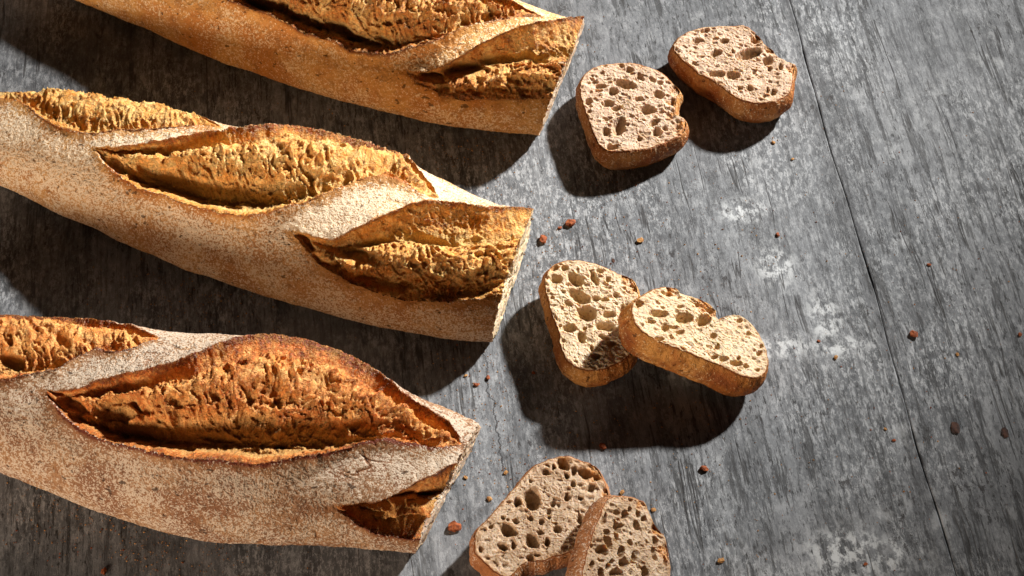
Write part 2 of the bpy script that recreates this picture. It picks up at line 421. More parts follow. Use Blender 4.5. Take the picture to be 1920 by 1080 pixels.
def build_baguette(label, pairs, openings, mats, seed, flour, step=.00045, tip=.03, slant=.004, ky=.4, kz=.9, op_w=.5):
    st = fit_stations(pairs)
    w3 = st.copy()
    for _ in range(1):
        st[1:-1] = .25 * w3[:-2] + .5 * w3[1:-1] + .25 * w3[2:]; w3 = st.copy()
    C = smooth_curve(st, 1500)
    # rounded far tip, out of frame on the left
    L = np.concatenate([[0], np.cumsum(np.hypot(np.diff(C[:, 0]), np.diff(C[:, 1])))])
    Lt = L[-1]
    # finer sampling in view
    vis0 = np.interp(-30, project(np.c_[C[:, :2], np.full(len(C), .03)])[0], L)
    s_grid = np.concatenate([np.arange(0, vis0, .0016), np.arange(vis0, Lt, step), [Lt]])
    ctr = np.stack([np.interp(s_grid, L, C[:, k]) for k in range(3)], 1)
    wd = ctr[:, 2] * np.sqrt(np.clip(1 - (1 - np.clip(s_grid / tip, 0, 1)) ** 2, .0004, 1))
    # axis direction from a wide window
    ax = np.stack([np.interp(s_grid + .02, L, C[:, k]) - np.interp(s_grid - .02, L, C[:, k]) for k in range(2)], 1)
    ax /= np.linalg.norm(ax, axis=1)[:, None]
    dd = np.stack([-ax[:, 1], ax[:, 0]], 1)
    # angular samples: dense over front, top; coarse below and far back
    v = []; x = 0.0
    while x < 1:
        v.append(x); x += (.0022 if .10 < x < .80 else .010)
    v = np.array(v); ns, nv = len(s_grid), len(v)
    uy = np.interp(v * UP_, UA, UY); uz = np.interp(v * UP_, UA, UZ)
    X = ctr[:, None, 0] + dd[:, None, 0] * uy[None] * wd[:, None] / 2
    Y = ctr[:, None, 1] + dd[:, None, 1] * uy[None] * wd[:, None] / 2
    Z = uz[None] * wd[:, None] / 2
    sh = slant * (ky * uy + kz * (uz - .55))[None] * sstep(Lt - .16, Lt, s_grid)[:, None]
    X = X + ax[:, None, 0] * sh; Y = Y + ax[:, None, 1] * sh
    P = np.stack([X, Y, Z], 2).reshape(-1, 3)
    ii, jj = np.meshgrid(np.arange(ns - 1), np.arange(nv), indexing='ij'); j2 = (jj + 1) % nv
    Q = np.stack([ii * nv + jj, (ii + 1) * nv + jj, (ii + 1) * nv + j2, ii * nv + j2], 2).reshape(-1, 4)
    N = grid_normals(P, Q)
    if N.reshape(ns, nv, 3)[ns // 2, nv // 2, 2] < 0: Q = Q[:, ::-1]; N = -N
    T = np.stack([dd[:, None, 0] * np.ones(nv), dd[:, None, 1] * np.ones(nv), np.zeros((ns, nv))], 2).reshape(-1, 3)  # towards back
    T = T - N * (T * N).sum(1)[:, None]
    Tn = np.cross(N, np.repeat(np.c_[ax, np.zeros(ns)], nv, 0)); Tn /= np.linalg.norm(Tn, axis=1)[:, None] + 1e-9  # surface tangent around
    if (Tn * T).sum() < 0: Tn = -Tn
    s_ = np.repeat(s_grid, nv); a_ = (np.tile(v, ns) * UP_) * np.repeat(np.interp(s_grid, L, C[:, 2]) / 2, nv)
    # pixel -> (s, a)
    px, py = project(P)
    facing = ((CAM - P) * N).sum(1) > 0
    fi = np.where(facing)[0]
    def sa(q):
        d2 = (px[fi] - q[0]) ** 2 + (py[fi] - q[1]) ** 2
        k = fi[np.argmin(d2)]
        return s_[k], a_[k] + (q[2] if len(q) > 2 else 0.0)
    n = len(P)
    # big soft unevenness of the loaf and of the cut lines
    low = fbm(P * 22, 3, seed); 
    j1 = fbm(P * 120, 3, seed + 5) * .0016 + fbm(P * 600, 3, seed + 8) * .0007
    j2_ = fbm(P * 120, 3, seed + 6) * .0014 + fbm(P * 600, 3, seed + 9) * .0005
    aj = a_ + j1; sj = s_ + j2_
    hN = low * .0022; hT = np.zeros(n)
    lab = np.zeros(n, int); bake = np.zeros(n); deep = np.zeros(n)
    topness = np.clip(N[:, 2], 0, 1)
    fl = flour(P, N, topness)
    for k, op in enumerate(openings):
        fr = np.array([sa(q) for q in op['front']]); bk_ = np.array([sa(q) for q in op['back']])
        fr = fr[np.argsort(fr[:, 0])]; bk_ = bk_[np.argsort(bk_[:, 0])]
        s0, s1 = min(fr[0, 0], bk_[0, 0]), max(fr[-1, 0], bk_[-1, 0])
        if op.get('to_end'): s1 = Lt + .03
        ef = np.interp(sj, fr[:, 0], fr[:, 1]); eb = np.interp(sj, bk_[:, 0], bk_[:, 1])   # a grows towards the back
        wide = eb - ef
        inside = (sj > s0) & (sj < s1) & (aj > ef) & (aj < eb)
        tt = np.clip((sj - s0) / (s1 - s0), 0, 1)
        wl = np.clip(wide, .0005, 1)
        c = np.clip((eb - aj) / wl, 0, 1)            # 0 at the back lip, 1 at the front lip
        amp = np.clip(wl / .032, 0, 1.25)            # deeper where the gash is wider
        # outside distances
        ds = np.maximum(np.maximum(s0 - sj, sj - s1), 0)
        dF = np.hypot(np.maximum(ef - aj, 0) , ds); dB = np.hypot(np.maximum(aj - eb, 0), ds)
        fade = np.clip(wide / .012, 0, 1) ** .7 * (ds < .0005) + np.exp(-ds / .004) * (ds >= .0005) * .3
        out = ~inside
        LB, LF = op.get('lipb', .0055), op.get('lipf', .0022)
        lf = np.exp(-(dF / .0042) ** 2); lb = np.exp(-(dB / .0060) ** 1.5)
        am2 = np.where(ds > 0, 0, np.clip(amp, 0, 1)) ** .7
        isF = out & (aj < ef) & (dF < .02); isB = out & (aj > eb) & (dB < .03)
        lipn = 1 + .45 * gnoise(P * 190, seed + 31 + k)
        hN += np.where(isF, LF * lf * am2 * lipn, 0) + np.where(isB, LB * lb * am2 * lipn, 0)
        hT += np.where(isB, -.0030 * lb * am2, 0) + np.where(isF, .0010 * lf * am2, 0)
        RB = op.get('rimbake', .6)
        bake += np.where(isF, RB * np.exp(-(dF / .0016) ** 2) + RB * .45 * np.exp(-dF / .0035), 0) * np.clip(am2 * 1.5, 0, 1) \
              + np.where(isB, .8 * np.exp(-(dB / .0009) ** 2), 0) * np.clip(am2 * 1.5, 0, 1)
        fl = np.where(isF, fl * (1 - .85 * np.exp(-(dF / .0045) ** 2) * (1 - op.get('keep', 0))), fl)
        fl = np.where(isB, np.maximum(fl, op.get('topflour', .75) * np.exp(-dB / .02)) * sstep(.0003, .0013, dB), fl)
        # inside profile
        m = np.where(inside)[0]
        if len(m) == 0: continue
        cm, Am, tm = c[m], amp[m], tt[m]; Pm = P[m]
        wob = fbm(np.c_[sj[m] * 60, aj[m] * 25, np.full(len(m), k * 3.3)], 3, seed + 40 + k)
        cw = np.clip(cm + .07 * wob * np.sin(np.pi * cm), 0, 1)
        gpos, dpos, vpos = op.get('pos', (.17, .48, .84))
        G_, D_, V_ = op.get('prof', (-.0075, .0035, -.0075))
        xs = [0, gpos * .5, gpos, (gpos + dpos) / 2, dpos, (dpos + vpos) / 2, vpos, (1 + vpos) / 2, 1]
        # valley deepens to one side along the gash
        tv = op.get('tv', lambda t: 1.0)(tm)
        td = op.get('td', lambda t: 1.0)(tm)
        k0 = np.array([[LB, LB * .1 + G_ * .55, G_, (G_ + D_) * .55, 0, (D_ + V_) * .55, V_, V_ * .62, LF * .9]])
        base = np.interp(cw, xs, k0[0])
        # dome and valley scaled separately
        dome = np.exp(-((cw - dpos) / .2) ** 2) * D_ * td
        base = base * np.where(cw > (gpos + dpos) / 2, tv, 1) + dome
        h0 = base * Am
        # crumb: torn strings across the gash, pockets, ragged web
        sc = np.c_[sj[m] * 260, aj[m] * 110, h0 * 60]
        strg = fbm(sc + .8 * wob[:, None], 4, seed + 50 + k, .55, ridged=True)
        q = np.c_[sj[m], aj[m], h0 * .4]
        qd = q + .0016 * np.stack([gnoise(q * 240, seed + 61), gnoise(q * 240, seed + 62), gnoise(q * 240, seed + 63)], 1)
        F1, F2, rn = worley(qd * 125, seed + 70 + k)
        pock = sstep(.52, .12, F1) * (rn > .35) * (.5 + rn)
        G1, G2, rn2 = worley(qd * 290, seed + 75 + k)
        pock2 = sstep(.5, .1, G1) * (rn2 > .3)
        strands = np.exp(-((F2 - F1) / .075) ** 2)
        finen = fbm(Pm * 900, 3, seed + 80)
        crag = fbm(Pm * 300, 4, seed + 81, .6)
        edge = sstep(0, .10, cm) * sstep(1, .95, cm)
        crumbzone = edge * (.35 + .65 * sstep(gpos * .6, gpos * 1.3, cm))
        # strings hang down the slope that faces the valley
        sl = sstep(dpos - .1, dpos + .12, cw) * sstep(1.0, .86, cw)
        H1, H2, rn3 = worley(np.c_[sj[m] * 170 + .5 * wob, aj[m] * 48, np.full(len(m), 5.5 + k)], seed + 77)
        cells = sstep(.04, .42, H2 - H1)                       # tall narrow pockets between the strings
        fibre = fbm(np.c_[sj[m] * 720, aj[m] * 150 + 2 * wob, h0 * 30], 3, seed + 88, .6, ridged=True)
        lay = fbm(np.c_[sj[m] * 95 + .6 * wob, aj[m] * 430 + 1.5 * wob, h0 * 60], 4, seed + 89, .55, ridged=True)
        # torn membranes with smooth hollows between them, pulled across the gash
        wv = np.stack([gnoise(Pm * 90, seed + 150), gnoise(Pm * 90, seed + 151)], 1)
        m1 = np.abs(gnoise(np.c_[sj[m] * 150 + 1.3 * wv[:, 0] + aj[m] * 60, aj[m] * 95 + 1.2 * wv[:, 1], np.full(len(m), 2.2 + k)], seed + 152))
        m2 = np.abs(gnoise(np.c_[sj[m] * 370 + 1.8 * wv[:, 1] + aj[m] * 90, aj[m] * 250 + 1.8 * wv[:, 0], np.full(len(m), 7.2 + k)], seed + 153))
        mem = np.exp(-(m1 / .085) ** 1.4); mem2 = np.exp(-(m2 / .13) ** 1.4)
        big_ = sstep(-.35, .35, gnoise(Pm * 110, seed + 154))
        tex = (.0013 * mem - .0026 * np.clip(m1, 0, .55) * (.4 + 1.2 * big_) + .0007 * mem2 - .0012 * np.clip(m2, 0, .5)
               + .0007 * lay * (1 - sl) + .0003 * fibre + .0011 * crag + .0005 * finen
               - .0026 * pock * (rn > .6) - .0009 * pock2 * (1 - big_) - .0010 * cells * sl * (rn3 > .5))
        tex = tex * .76
        wallr = fbm(np.c_[sj[m] * 60, aj[m] * 420, h0 * 50], 4, seed + 98, .6)
        h0 = h0.copy()
        for (hx, hy, rx, ry, ang, dmm) in op.get('hollow', []):
            c0 = np.array(sa((hx, hy))); an = R(ang)
            a1 = np.array(sa((hx + rx * math.cos(an), hy + rx * math.sin(an)))) - c0
            a2 = np.array(sa((hx - ry * math.sin(an), hy + ry * math.cos(an)))) - c0
            Mi = np.linalg.inv(np.stack([a1, a2], 1))
            jj_ = np.stack([gnoise(Pm * 160, seed + 95), gnoise(Pm * 160, seed + 96)], 1) * .0016
            rr_ = np.linalg.norm((np.c_[s_[m], a_[m]] + jj_ - c0) @ Mi.T, axis=1)
            b_ = sstep(1.1, .6, rr_); h0 -= dmm * .001 * b_; tex *= 1 - .6 * b_
        dfi = (aj - ef)[m]
        ridge = np.exp(-((dfi - .0017) / .0017) ** 2) * np.clip(Am * 1.5, 0, 1)
        hs = h0 + ridge * (LF * .9 + .0011 * gnoise(Pm * 330, seed + 97) + .0006 * gnoise(Pm * 900, seed + 99)) + (1 - crumbzone) * .0012 * wallr * np.clip(Am, 0, 1) * .7 + tex * crumbzone * np.clip(Am * 1.6, .25, 1) * op.get('rough', 1.0) + (1 - crumbzone) * .0007 * crag
        wall = sstep(gpos * 1.05, gpos * .5, cw)                # smooth band under the back lip
        hN[m] = hN[m] * .5 + hs
        hT[m] = -.0030 * np.exp(-cm * 16) * np.clip(Am, 0, 1)
        # baked colour: proud = browner, hollows stay pale/olive
        proud = np.clip(.30 + .45 * mem * big_ + tex * 240 + .50 * gnoise(Pm * 150, seed + 101), 0, 1)
        bk = .10 + .36 * proud + .75 * np.exp(-(cm / .04) ** 2) + (.16 + .34 * wallr) * wall + op.get('ridgebake', .42) * np.exp(-(dfi / .0032) ** 2)
        bk += .02 + op.get('brown', 0.0) * (1 - .6 * wall) + .30 * np.clip(gnoise(Pm * 75, seed + 90), -1, 1)
        bk -= .35 * sstep(-.0015, -.0065, h0) * (1 - wall) * (1 - np.exp(-(dfi / .0035) ** 2))
        bake[m] = np.clip(bk, 0, 1.1)
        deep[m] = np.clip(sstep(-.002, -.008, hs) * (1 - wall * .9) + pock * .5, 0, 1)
        lab[m] = k + 1
    # crust grain
    cr = lab == 0
    hN += np.where(cr, fbm(P * 420, 3, seed + 100) * .0005 + fbm(P * 1300, 2, seed + 104) * .00012 * (1 + 1.5 * fl), 0)
    pits = np.clip(fbm(P * 95, 3, seed + 110) - .42, 0, 1)
    hN -= np.where(cr, pits * .0035, 0); bake += np.where(cr, pits * 1.2, 0)
    fl = np.clip(fl - pits * 1.5, 0, 1)
    wk = 1 - np.abs(gnoise(P * np.array([48, 95, 95]) + 1.5 * gnoise(P * 60, seed + 161)[:, None], seed + 160)) * 9
    wk = np.clip(wk, 0, 1) * sstep(.10, .45, gnoise(P * 38, seed + 162)) * op_w
    hN -= np.where(cr, wk * .0007, 0); bake += np.where(cr, wk * .5, 0); fl = np.where(cr, fl * (1 - .6 * wk), fl)
    # browner where crust stands high, paler towards the base
    bake = np.where(cr, np.clip(bake + .25 * np.clip(gnoise(P * 30, seed + 120), 0, 1), 0, 1), bake)
    keepbase = sstep(.0005, .004, P[:, 2])
    V = P + N * (hN * (.15 + .85 * keepbase))[:, None] + Tn * hT[:, None]
    V[:, 2] = np.maximum(V[:, 2], .0003)
    # cut end: slightly ragged
    rag = .0009 * gnoise(V * 330, seed + 140) + .0005 * gnoise(V * 1100, seed + 141)
    V += np.repeat(np.c_[ax, np.zeros(ns)], nv, 0) * (rag * sstep(Lt - .003, Lt, s_))[:, None]
    ring0 = (ns - 1) * nv; nr = 46
    ringP = V[ring0:ring0 + nv]; cen = ringP.mean(0); cen[2] = ringP[:, 2].max() * .45
    fr_ = np.linspace(1, 0, nr + 1)[1:] ; axe = np.array([ax[-1][0], ax[-1][1], 0])
    E = (cen + (ringP[None] - cen) * fr_[:, None, None]).reshape(-1, 3)
    qd = E + .001 * np.stack([gnoise(E * 300, 1), gnoise(E * 300, 2), gnoise(E * 300, 3)], 1)
    F1, F2, rn = worley(qd * 150, seed + 130); G1, _, r2 = worley(qd * 380, seed + 131)
    rr = np.repeat(fr_, nv)
    e_p = sstep(.55, .15, F1) * (rn > .4); e_d = -.0035 * e_p - .0012 * sstep(.5, .1, G1) * (r2 > .3) + .0004 * gnoise(E * 1200, 5)
    E = E + axe * (e_d * sstep(1.0, .95, rr))[:, None]
    base_i = len(V)
    V = np.vstack([V, E])
    rows = [np.arange(ring0, ring0 + nv)] + [base_i + r * nv + np.arange(nv) for r in range(nr)]
    QE = []
    for r in range(nr):
        a, b = rows[r], rows[r + 1]
        QE.append(np.stack([a, b, np.roll(b, -1), np.roll(a, -1)], 1))
    QE = np.vstack(QE)
    if (np.cross(V[QE[5 * nv + nv // 2, 1]] - V[QE[5 * nv + nv // 2, 0]], V[QE[5 * nv + nv // 2, 3]] - V[QE[5 * nv + nv // 2, 0]]) @ axe) < 0: QE = QE[:, ::-1]
    one = np.zeros(len(E))
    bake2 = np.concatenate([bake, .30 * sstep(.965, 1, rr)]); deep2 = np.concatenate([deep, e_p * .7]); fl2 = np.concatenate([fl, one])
    Nn = grid_normals(V, Q); Nn[base_i:] = grid_normals(V, QE)[base_i:]
    org = np.array([ctr[len(ctr) // 2, 0], ctr[len(ctr) // 2, 1], 0])
    root = empty('baguette', org, label, 'baguette', 'cut baguettes lying side by side')
    V = V - org
    ql = lab[Q[:, 0]]
    At = {'bake': bake2, 'deep': deep2, 'flour': fl2}
    quick_mesh('crust', V, Q[ql == 0], mats[0], At, root, Nn)
    for k, op in enumerate(openings):
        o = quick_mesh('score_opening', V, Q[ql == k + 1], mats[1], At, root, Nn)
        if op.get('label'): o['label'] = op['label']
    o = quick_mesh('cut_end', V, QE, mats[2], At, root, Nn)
    return root

def dusting(side, ridge, seed, sx=.5):
    def f(P, N, top):
        n = fbm(P * np.array([28, 45, 45]), 4, seed)
        return np.clip(side + (ridge - side) * sstep(.45, .95, top) + .34 * n, 0, 1)
    return f

B2pairs = [((-250, 255), (-215, 165)), ((-130, 290), (-70, 168)), ((0, 350), (72, 180)), ((100, 395), (170, 184)), ((200, 440), (290, 203)), ((300, 490), (395, 232)),
           ((400, 524), (500, 244)), ((500, 557), (600, 256)), ((600, 587), (700, 285)), ((700, 613), (795, 322)),
           ((800, 632), (885, 365)), ((870, 638), (950, 390)), ((922, 640), (990, 405))]
B2op = [
 dict(front=[(-60, 178), (44, 197), (62, 212), (88, 231), (117, 244), (141, 251), (182, 254), (234, 246), (286, 247), (338, 241), (380, 238), (415, 240)],
      back=[(-60, 172), (30, 186, .012), (90, 183, .018), (160, 182, .02), (230, 186, .019), (300, 202, .015), (360, 222, .009), (415, 240)],
      prof=(-.003, .0035, -.003), pos=(.14, .5, .88), lipb=.0025, lipf=.0015, rough=.85, brown=.02, label='small pale golden opening at the far left end'),
 dict(front=[(176, 279), (198, 311), (221, 327), (260, 356), (312, 369), (365, 390), (417, 403), (480, 407), (521, 399), (561, 391), (594, 375), (643, 358), (676, 342), (720, 336), (757, 346), (790, 368), (824, 375)],
      back=[(176, 279), (221, 279), (247, 275), (312, 265), (390, 257, .001), (480, 252, .003), (561, 252, .004), (643, 264, .004), (708, 281, .003), (757, 306, .001), (790, 328), (814, 356), (824, 375)],
      prof=(-.0080, .0052, -.0085), pos=(.18, .42, .83), lipb=.0042, lipf=.0030, brown=-.04, rough=1.1,
      hollow=[(215, 312, 22, 14, 40, 4), (290, 318, 42, 16, 10, 4), (345, 352, 30, 12, 20, 3)],
      tv=lambda t: 1.15 - .75 * sstep(.45, .8, t), td=lambda t: .25 + .75 * sstep(.12, .4, t), label='long golden opening with stringy crumb'),
 dict(front=[(549, 436), (566, 456), (586, 481), (614, 505), (655, 530), (700, 546), (733, 558), (773, 566), (826, 566), (867, 566), (920, 558), (944, 556)],
      back=[(549, 436), (582, 442), (627, 448), (676, 424), (724, 403), (765, 387), (806, 379), (867, 383), (928, 395), (989, 403)],
      prof=(-.0085, .0040, -.0035), pos=(.34, .62, .88), lipb=.0035, lipf=.0004, brown=.08, to_end=True, rough=1.35, rimbake=.25,
      hollow=[(572, 456, 22, 10, 35, 4), (672, 480, 42, 16, 12, 7), (700, 448, 40, 12, -10, 4), (820, 444, 60, 15, 8, 6), (715, 535, 50, 9, 15, 3)],
      tv=lambda t: 1.2 - .6 * t, td=lambda t: .2 + .9 * t, label='opening at the cut end with a dark hollow'),
]
build_baguette('middle one of the three baguettes, pale floury crust with golden stringy openings', B2pairs, B2op,
               (M['crust2'], M['open2'], M['crumbB']), 11, dusting(.60, .84, 4), slant=.0048, ky=.62, kz=.62)

B3pairs = [((-420, 760), (-380, 640)), ((-300, 800), (-240, 610)), ((-120, 850), (-20, 592)), ((0, 888), (95, 597)), ((100, 925), (200, 613)), ((200, 965), (310, 622)), ((300, 1000), (420, 628)),
           ((400, 1016), (530, 638)), ((500, 1022), (620, 664)), ((600, 1022), (715, 710)), ((700, 1030), (810, 766)), ((778, 1038), (893, 795))]
B3op = [
 dict(front=[(-230, 640), (-120, 700), (0, 716), (28, 714), (69, 703), (111, 695), (139, 678), (180, 655), (215, 665), (250, 655), (294, 636)],
      back=[(-230, 620, .01), (-120, 595, .02), (0, 594, .014), (55, 597, .012), (125, 603, .010), (180, 615, .007), (236, 620, .004), (294, 634)],
      prof=(-.003, .0028, -.004), pos=(.14, .5, .86), lipb=.0025, lipf=.0018, rough=.95,
      hollow=[(118, 640, 20, 11, 20, 4), (18, 670, 26, 12, 20, 5), (100, 682, 16, 8, 0, 3)], brown=.0, label='orange opening running off the left edge'),
 dict(front=[(86, 732), (94, 748), (117, 776), (144, 798), (172, 814), (208, 828), (275, 844), (333, 857), (417, 864), (463, 871), (505, 871), (569, 860), (612, 853), (646, 845), (676, 834), (718, 828), (761, 834), (803, 845), (846, 842), (865, 830)],
      back=[(86, 732), (125, 731), (167, 722), (194, 712), (236, 700), (278, 692), (325, 683), (375, 665), (417, 650, .001), (480, 642, .003), (548, 646, .003), (612, 660, .003), (658, 680, .002), (710, 711, .001), (761, 748), (803, 773), (846, 803), (865, 830)],
      prof=(-.0095, .0062, -.0105), pos=(.20, .46, .86), lipb=.0034, lipf=.0034, brown=.14, rimbake=.95, rough=1.35,
      hollow=[(218, 765, 50, 26, -8, 8), (262, 760, 30, 14, 30, 6), (135, 757, 30, 12, 20, 5), (395, 812, 40, 9, 5, 4), (800, 790, 42, 15, 32, 5), (690, 742, 26, 8, 35, 3)],
      tv=lambda t: 1.15 - .8 * sstep(.6, .9, t), td=lambda t: .1 + .9 * sstep(.10, .32, t), label='big russet opening with a dark hollow at its left'),
 dict(front=[(624, 949), (650, 970), (684, 992), (718, 1004), (761, 1008), (790, 1012)],
      back=[(624, 949), (650, 945), (697, 936), (735, 924), (782, 898), (829, 877), (852, 868)],
      prof=(-.0150, .0005, -.0130), pos=(.35, .65, .85), lipb=.003, lipf=.0010, brown=.12, to_end=True, rough=1.3, hollow=[(695, 966, 50, 20, 22, 9), (745, 935, 50, 14, -25, 8), (765, 975, 30, 16, 0, 5), (800, 930, 24, 14, -30, 6)], label='dark opening at the cut end'),
]
build_baguette('nearest baguette at the bottom left, dark russet crust dusted with grey flour', B3pairs, B3op,
               (M['crust3'], M['open3'], M['crumbA']), 23, dusting(.56, .82, 9), op_w=1.0, slant=.0082, ky=.72, kz=.72)

B1pairs = [((-80, -90), (-50, -190)), ((40, -40), (100, -215)), ((145, 0), (230, -205)), ((250, 42), (340, -180)), ((400, 110), (500, -140)), ((500, 146), (600, -110)), ((600, 180), (700, -85)),
           ((700, 209), (800, -60)), ((800, 229), (900, -32)), ((900, 243), (1000, 14)), ((960, 250), (1055, 32)), ((1004, 254), (1096, 42))]
B1op = [
 dict(front=[(340, -60), (426, 0), (465, 16), (518, 34), (557, 55), (609, 75), (635, 82), (659, 97), (724, 103), (776, 91), (815, 81), (841, 68), (880, 52), (932, 42), (971, 36), (1022, 38)],
      back=[(340, -60), (400, -110), (500, -105), (600, -85), (700, -60), (800, -35), (880, -14), (940, 4), (990, 22), (1022, 38)],
      prof=(-.0060, .0060, -.0065), pos=(.16, .5, .88), lipb=.005, lipf=.0026, brown=.15, rough=1.5,
      hollow=[(625, 45, 24, 14, 10, 6), (655, 68, 30, 8, 5, 6), (715, 72, 16, 8, 5, 4), (470, 5, 30, 9, 20, 5), (840, 32, 10, 8, 0, 3)],
      tv=lambda t: 1.1 - .9 * sstep(.5, .8, t), label='long browned opening with open pores'),
 dict(front=[(761, 133), (781, 154), (807, 167), (833, 182), (867, 188), (932, 188), (985, 186), (1034, 183)],
      back=[(761, 133), (802, 133), (841, 117), (880, 94), (919, 72), (971, 51), (1037, 43), (1090, 42)],
      prof=(-.0085, .0015, -.0010), pos=(.40, .72, .90), lipb=.0035, lipf=.0003, brown=.15, to_end=True, rough=1.4, rimbake=.45,
      hollow=[(808, 145, 26, 10, 10, 6), (868, 128, 40, 18, -10, 7), (945, 98, 45, 12, -12, 7), (1005, 98, 28, 12, 20, 6), (963, 150, 12, 7, 0, 4)], label='opening at the cut end with olive hollows'),
]
build_baguette('farthest baguette at the top, brown speckled crust with seeds and browned openings', B1pairs, B1op,
               (M['crust1'], M['open1'], M['crumbA']), 37, dusting(.44, .64, 14), slant=.0085, ky=.50, kz=.85)

# ------------------------------------------------------------------ slices
def build_slice(label, scale, org, outline, holes, z0, tilt, thick, mats, seed, flourside=.3, bulge=.0025, group='slices of bread lying on the table', holedepth=1.0, dens=1.0, torn=()):
    cv = lambda q: (org[0] + q[0] / scale, org[1] + q[1] / scale)
    opx = np.array([cv(q) for q in outline], float)
    cpx = opx.mean(0)
    p0 = at(cpx[0], cpx[1], z0)
    n = np.array([-tilt[0], -tilt[1], 1.0]); n /= np.linalg.norm(n)
    e1 = np.array([1.0, 0, tilt[0]]); e1 /= np.linalg.norm(e1); e2 = np.cross(n, e1)
    def loc(x, y):
        r = ray(x, y); t = ((p0 - CAM) @ n) / (r @ n); P = CAM + r * t - p0
        return np.array([P @ e1, P @ e2])
    O = np.array([loc(*q) for q in opx])
    # closed smooth outline
    k = len(O); m = 1200
    t = np.linspace(0, k, m, endpoint=False); i = t.astype(int); f = (t - i)[:, None]
    a, b, c, d = O[(i - 1) % k], O[i % k], O[(i + 1) % k], O[(i + 2) % k]
    Cv = .5 * (2 * b + (c - a) * f + (2 * a - 5 * b + 4 * c - d) * f ** 2 + (3 * b - a - 3 * c + d) * f ** 3)
    sg = np.concatenate([[0], np.cumsum(np.hypot(*(np.roll(Cv, -1, 0) - Cv).T))])
    na = 520
    u = np.linspace(0, sg[-1], na, endpoint=False)
    Cc = np.vstack([Cv, Cv[:1]])
    rim = np.stack([np.interp(u, sg, Cc[:, 0]), np.interp(u, sg, Cc[:, 1])], 1)
    area = .5 * np.sum(rim[:, 0] * np.roll(rim[:, 1], -1) - np.roll(rim[:, 0], -1) * rim[:, 1])
    if area < 0: rim = rim[::-1]
    cen = rim.mean(0)
    tg = np.roll(rim, -3, 0) - np.roll(rim, 3, 0); tg /= np.linalg.norm(tg, axis=1)[:, None]
    on = np.stack([tg[:, 1], -tg[:, 0]], 1)
    jit = fbm(np.c_[rim * 260, np.zeros(na) + seed], 4, seed) * .0008
    rim = rim + on * jit[:, None]
    # top face rings
    nr = 118
    fr = np.linspace(0.004, 1, nr)
    F = (cen + (rim[None] - cen) * fr[:, None, None]).reshape(-1, 2)
    q3 = np.c_[F, np.full(len(F), seed * .37)]
    wr = .0017 * np.stack([fbm(q3 * 190, 4, seed + 1, .6), fbm(q3 * 190, 4, seed + 2, .6)], 1)
    Fw = F + wr
    dep = np.zeros(len(F)); holem = np.zeros(len(F))
    for hq in holes:
        hx, hy, rx, ry = hq[:4]; ang = R(hq[4]) if len(hq) > 4 else 0
        c0 = loc(*cv((hx, hy)))
        ax1 = loc(*cv((hx + rx * math.cos(ang), hy + rx * math.sin(ang)))) - c0
        ax2 = loc(*cv((hx - ry * math.sin(ang), hy + ry * math.cos(ang)))) - c0
        Mi = np.linalg.inv(np.stack([ax1, ax2], 1))
        r_ = np.linalg.norm((Fw - c0) @ Mi.T, axis=1)
        sz = min(np.linalg.norm(ax1), np.linalg.norm(ax2))
        dd_ = min(sz * 1.3 + .0008, .0060) * holedepth
        b_ = np.clip(1.20 - r_ + .10 * fbm(q3 * 420, 2, seed + 20), 0, 1); b_ = 1 - (1 - b_) ** 2.0; b_ = b_ * sstep(0, .5, b_)
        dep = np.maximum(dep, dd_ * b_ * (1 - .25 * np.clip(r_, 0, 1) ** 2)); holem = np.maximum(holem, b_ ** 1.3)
    qd = q3 * 1.0; qd[:, :2] = Fw
    F1, F2, rn = worley(qd * np.array([260, 360, 1]) * dens, seed + 3)
    G1, G2, rn2 = worley(qd * np.array([760, 820, 1]) * dens, seed + 4)
    p1 = sstep(.58, .10, F1) * (rn > .5) * (.1 + .9 * rn); p2 = sstep(.48, .15, G1) * (rn2 > .5)
    edge = np.repeat(sstep(1.0, .965, fr), na)
    z = -dep - (.0011 * p1 + .0004 * p2) * (1 - .6 * holem) + .0004 * fbm(q3 * 520, 4, seed + 6, .65) + .0010 * fbm(q3 * 60, 2, seed + 7) \
        + .00035 * np.exp(-((F2 - F1) / .08) ** 2)
    z = z * (.15 + .85 * edge)
    tn = np.zeros(len(F))
    for (hx, hy, rp) in torn:
        c0 = loc(*cv((hx, hy))); rad = rp / scale * .00029
        tn = np.maximum(tn, sstep(1.2, .5, np.linalg.norm(Fw - c0, axis=1) / rad))
    z += tn * (.0026 * fbm(q3 * 300, 4, seed + 15, .65) - .0012)
    # rim band of crust on the face is slightly sunk and rounded
    band = np.repeat(sstep(.985, 1.0, fr), na); z -= band * .0006
    top = np.c_[F, z]
    # side
    nsd = 30; us = np.linspace(0, 1, nsd + 1)[1:]
    side = []
    for uu in us:
        out_ = bulge * math.sin(math.pi * min(1, uu * 1.15)) - .0016 * uu ** 6 
        side.append(np.c_[rim + on * out_, np.full(na, -thick * uu)])
    side = np.vstack(side)
    onr = np.tile(on, (nsd, 1))
    sd = fbm(side * 420, 3, seed + 9) * .0006 + fbm(side * 60, 3, seed + 10) * .0012
    side[:, :2] += onr * (sd * np.repeat(np.sin(np.pi * np.clip(us, 0, .97)), na))[:, None]
    botc = np.array([[cen[0], cen[1], -thick]])
    bot = (botc + (side[-na:] - botc) * np.linspace(.8, .02, 5)[:, None, None]).reshape(-1, 3)
    L = np.vstack([top, side, bot])
    rows = nr + nsd + 5
    ii, jj = np.meshgrid(np.arange(rows - 1), np.arange(na), indexing='ij'); j2 = (jj + 1) % na
    Q = np.stack([ii * na + jj, (ii + 1) * na + jj, (ii + 1) * na + j2, ii * na + j2], 2).reshape(-1, 4)
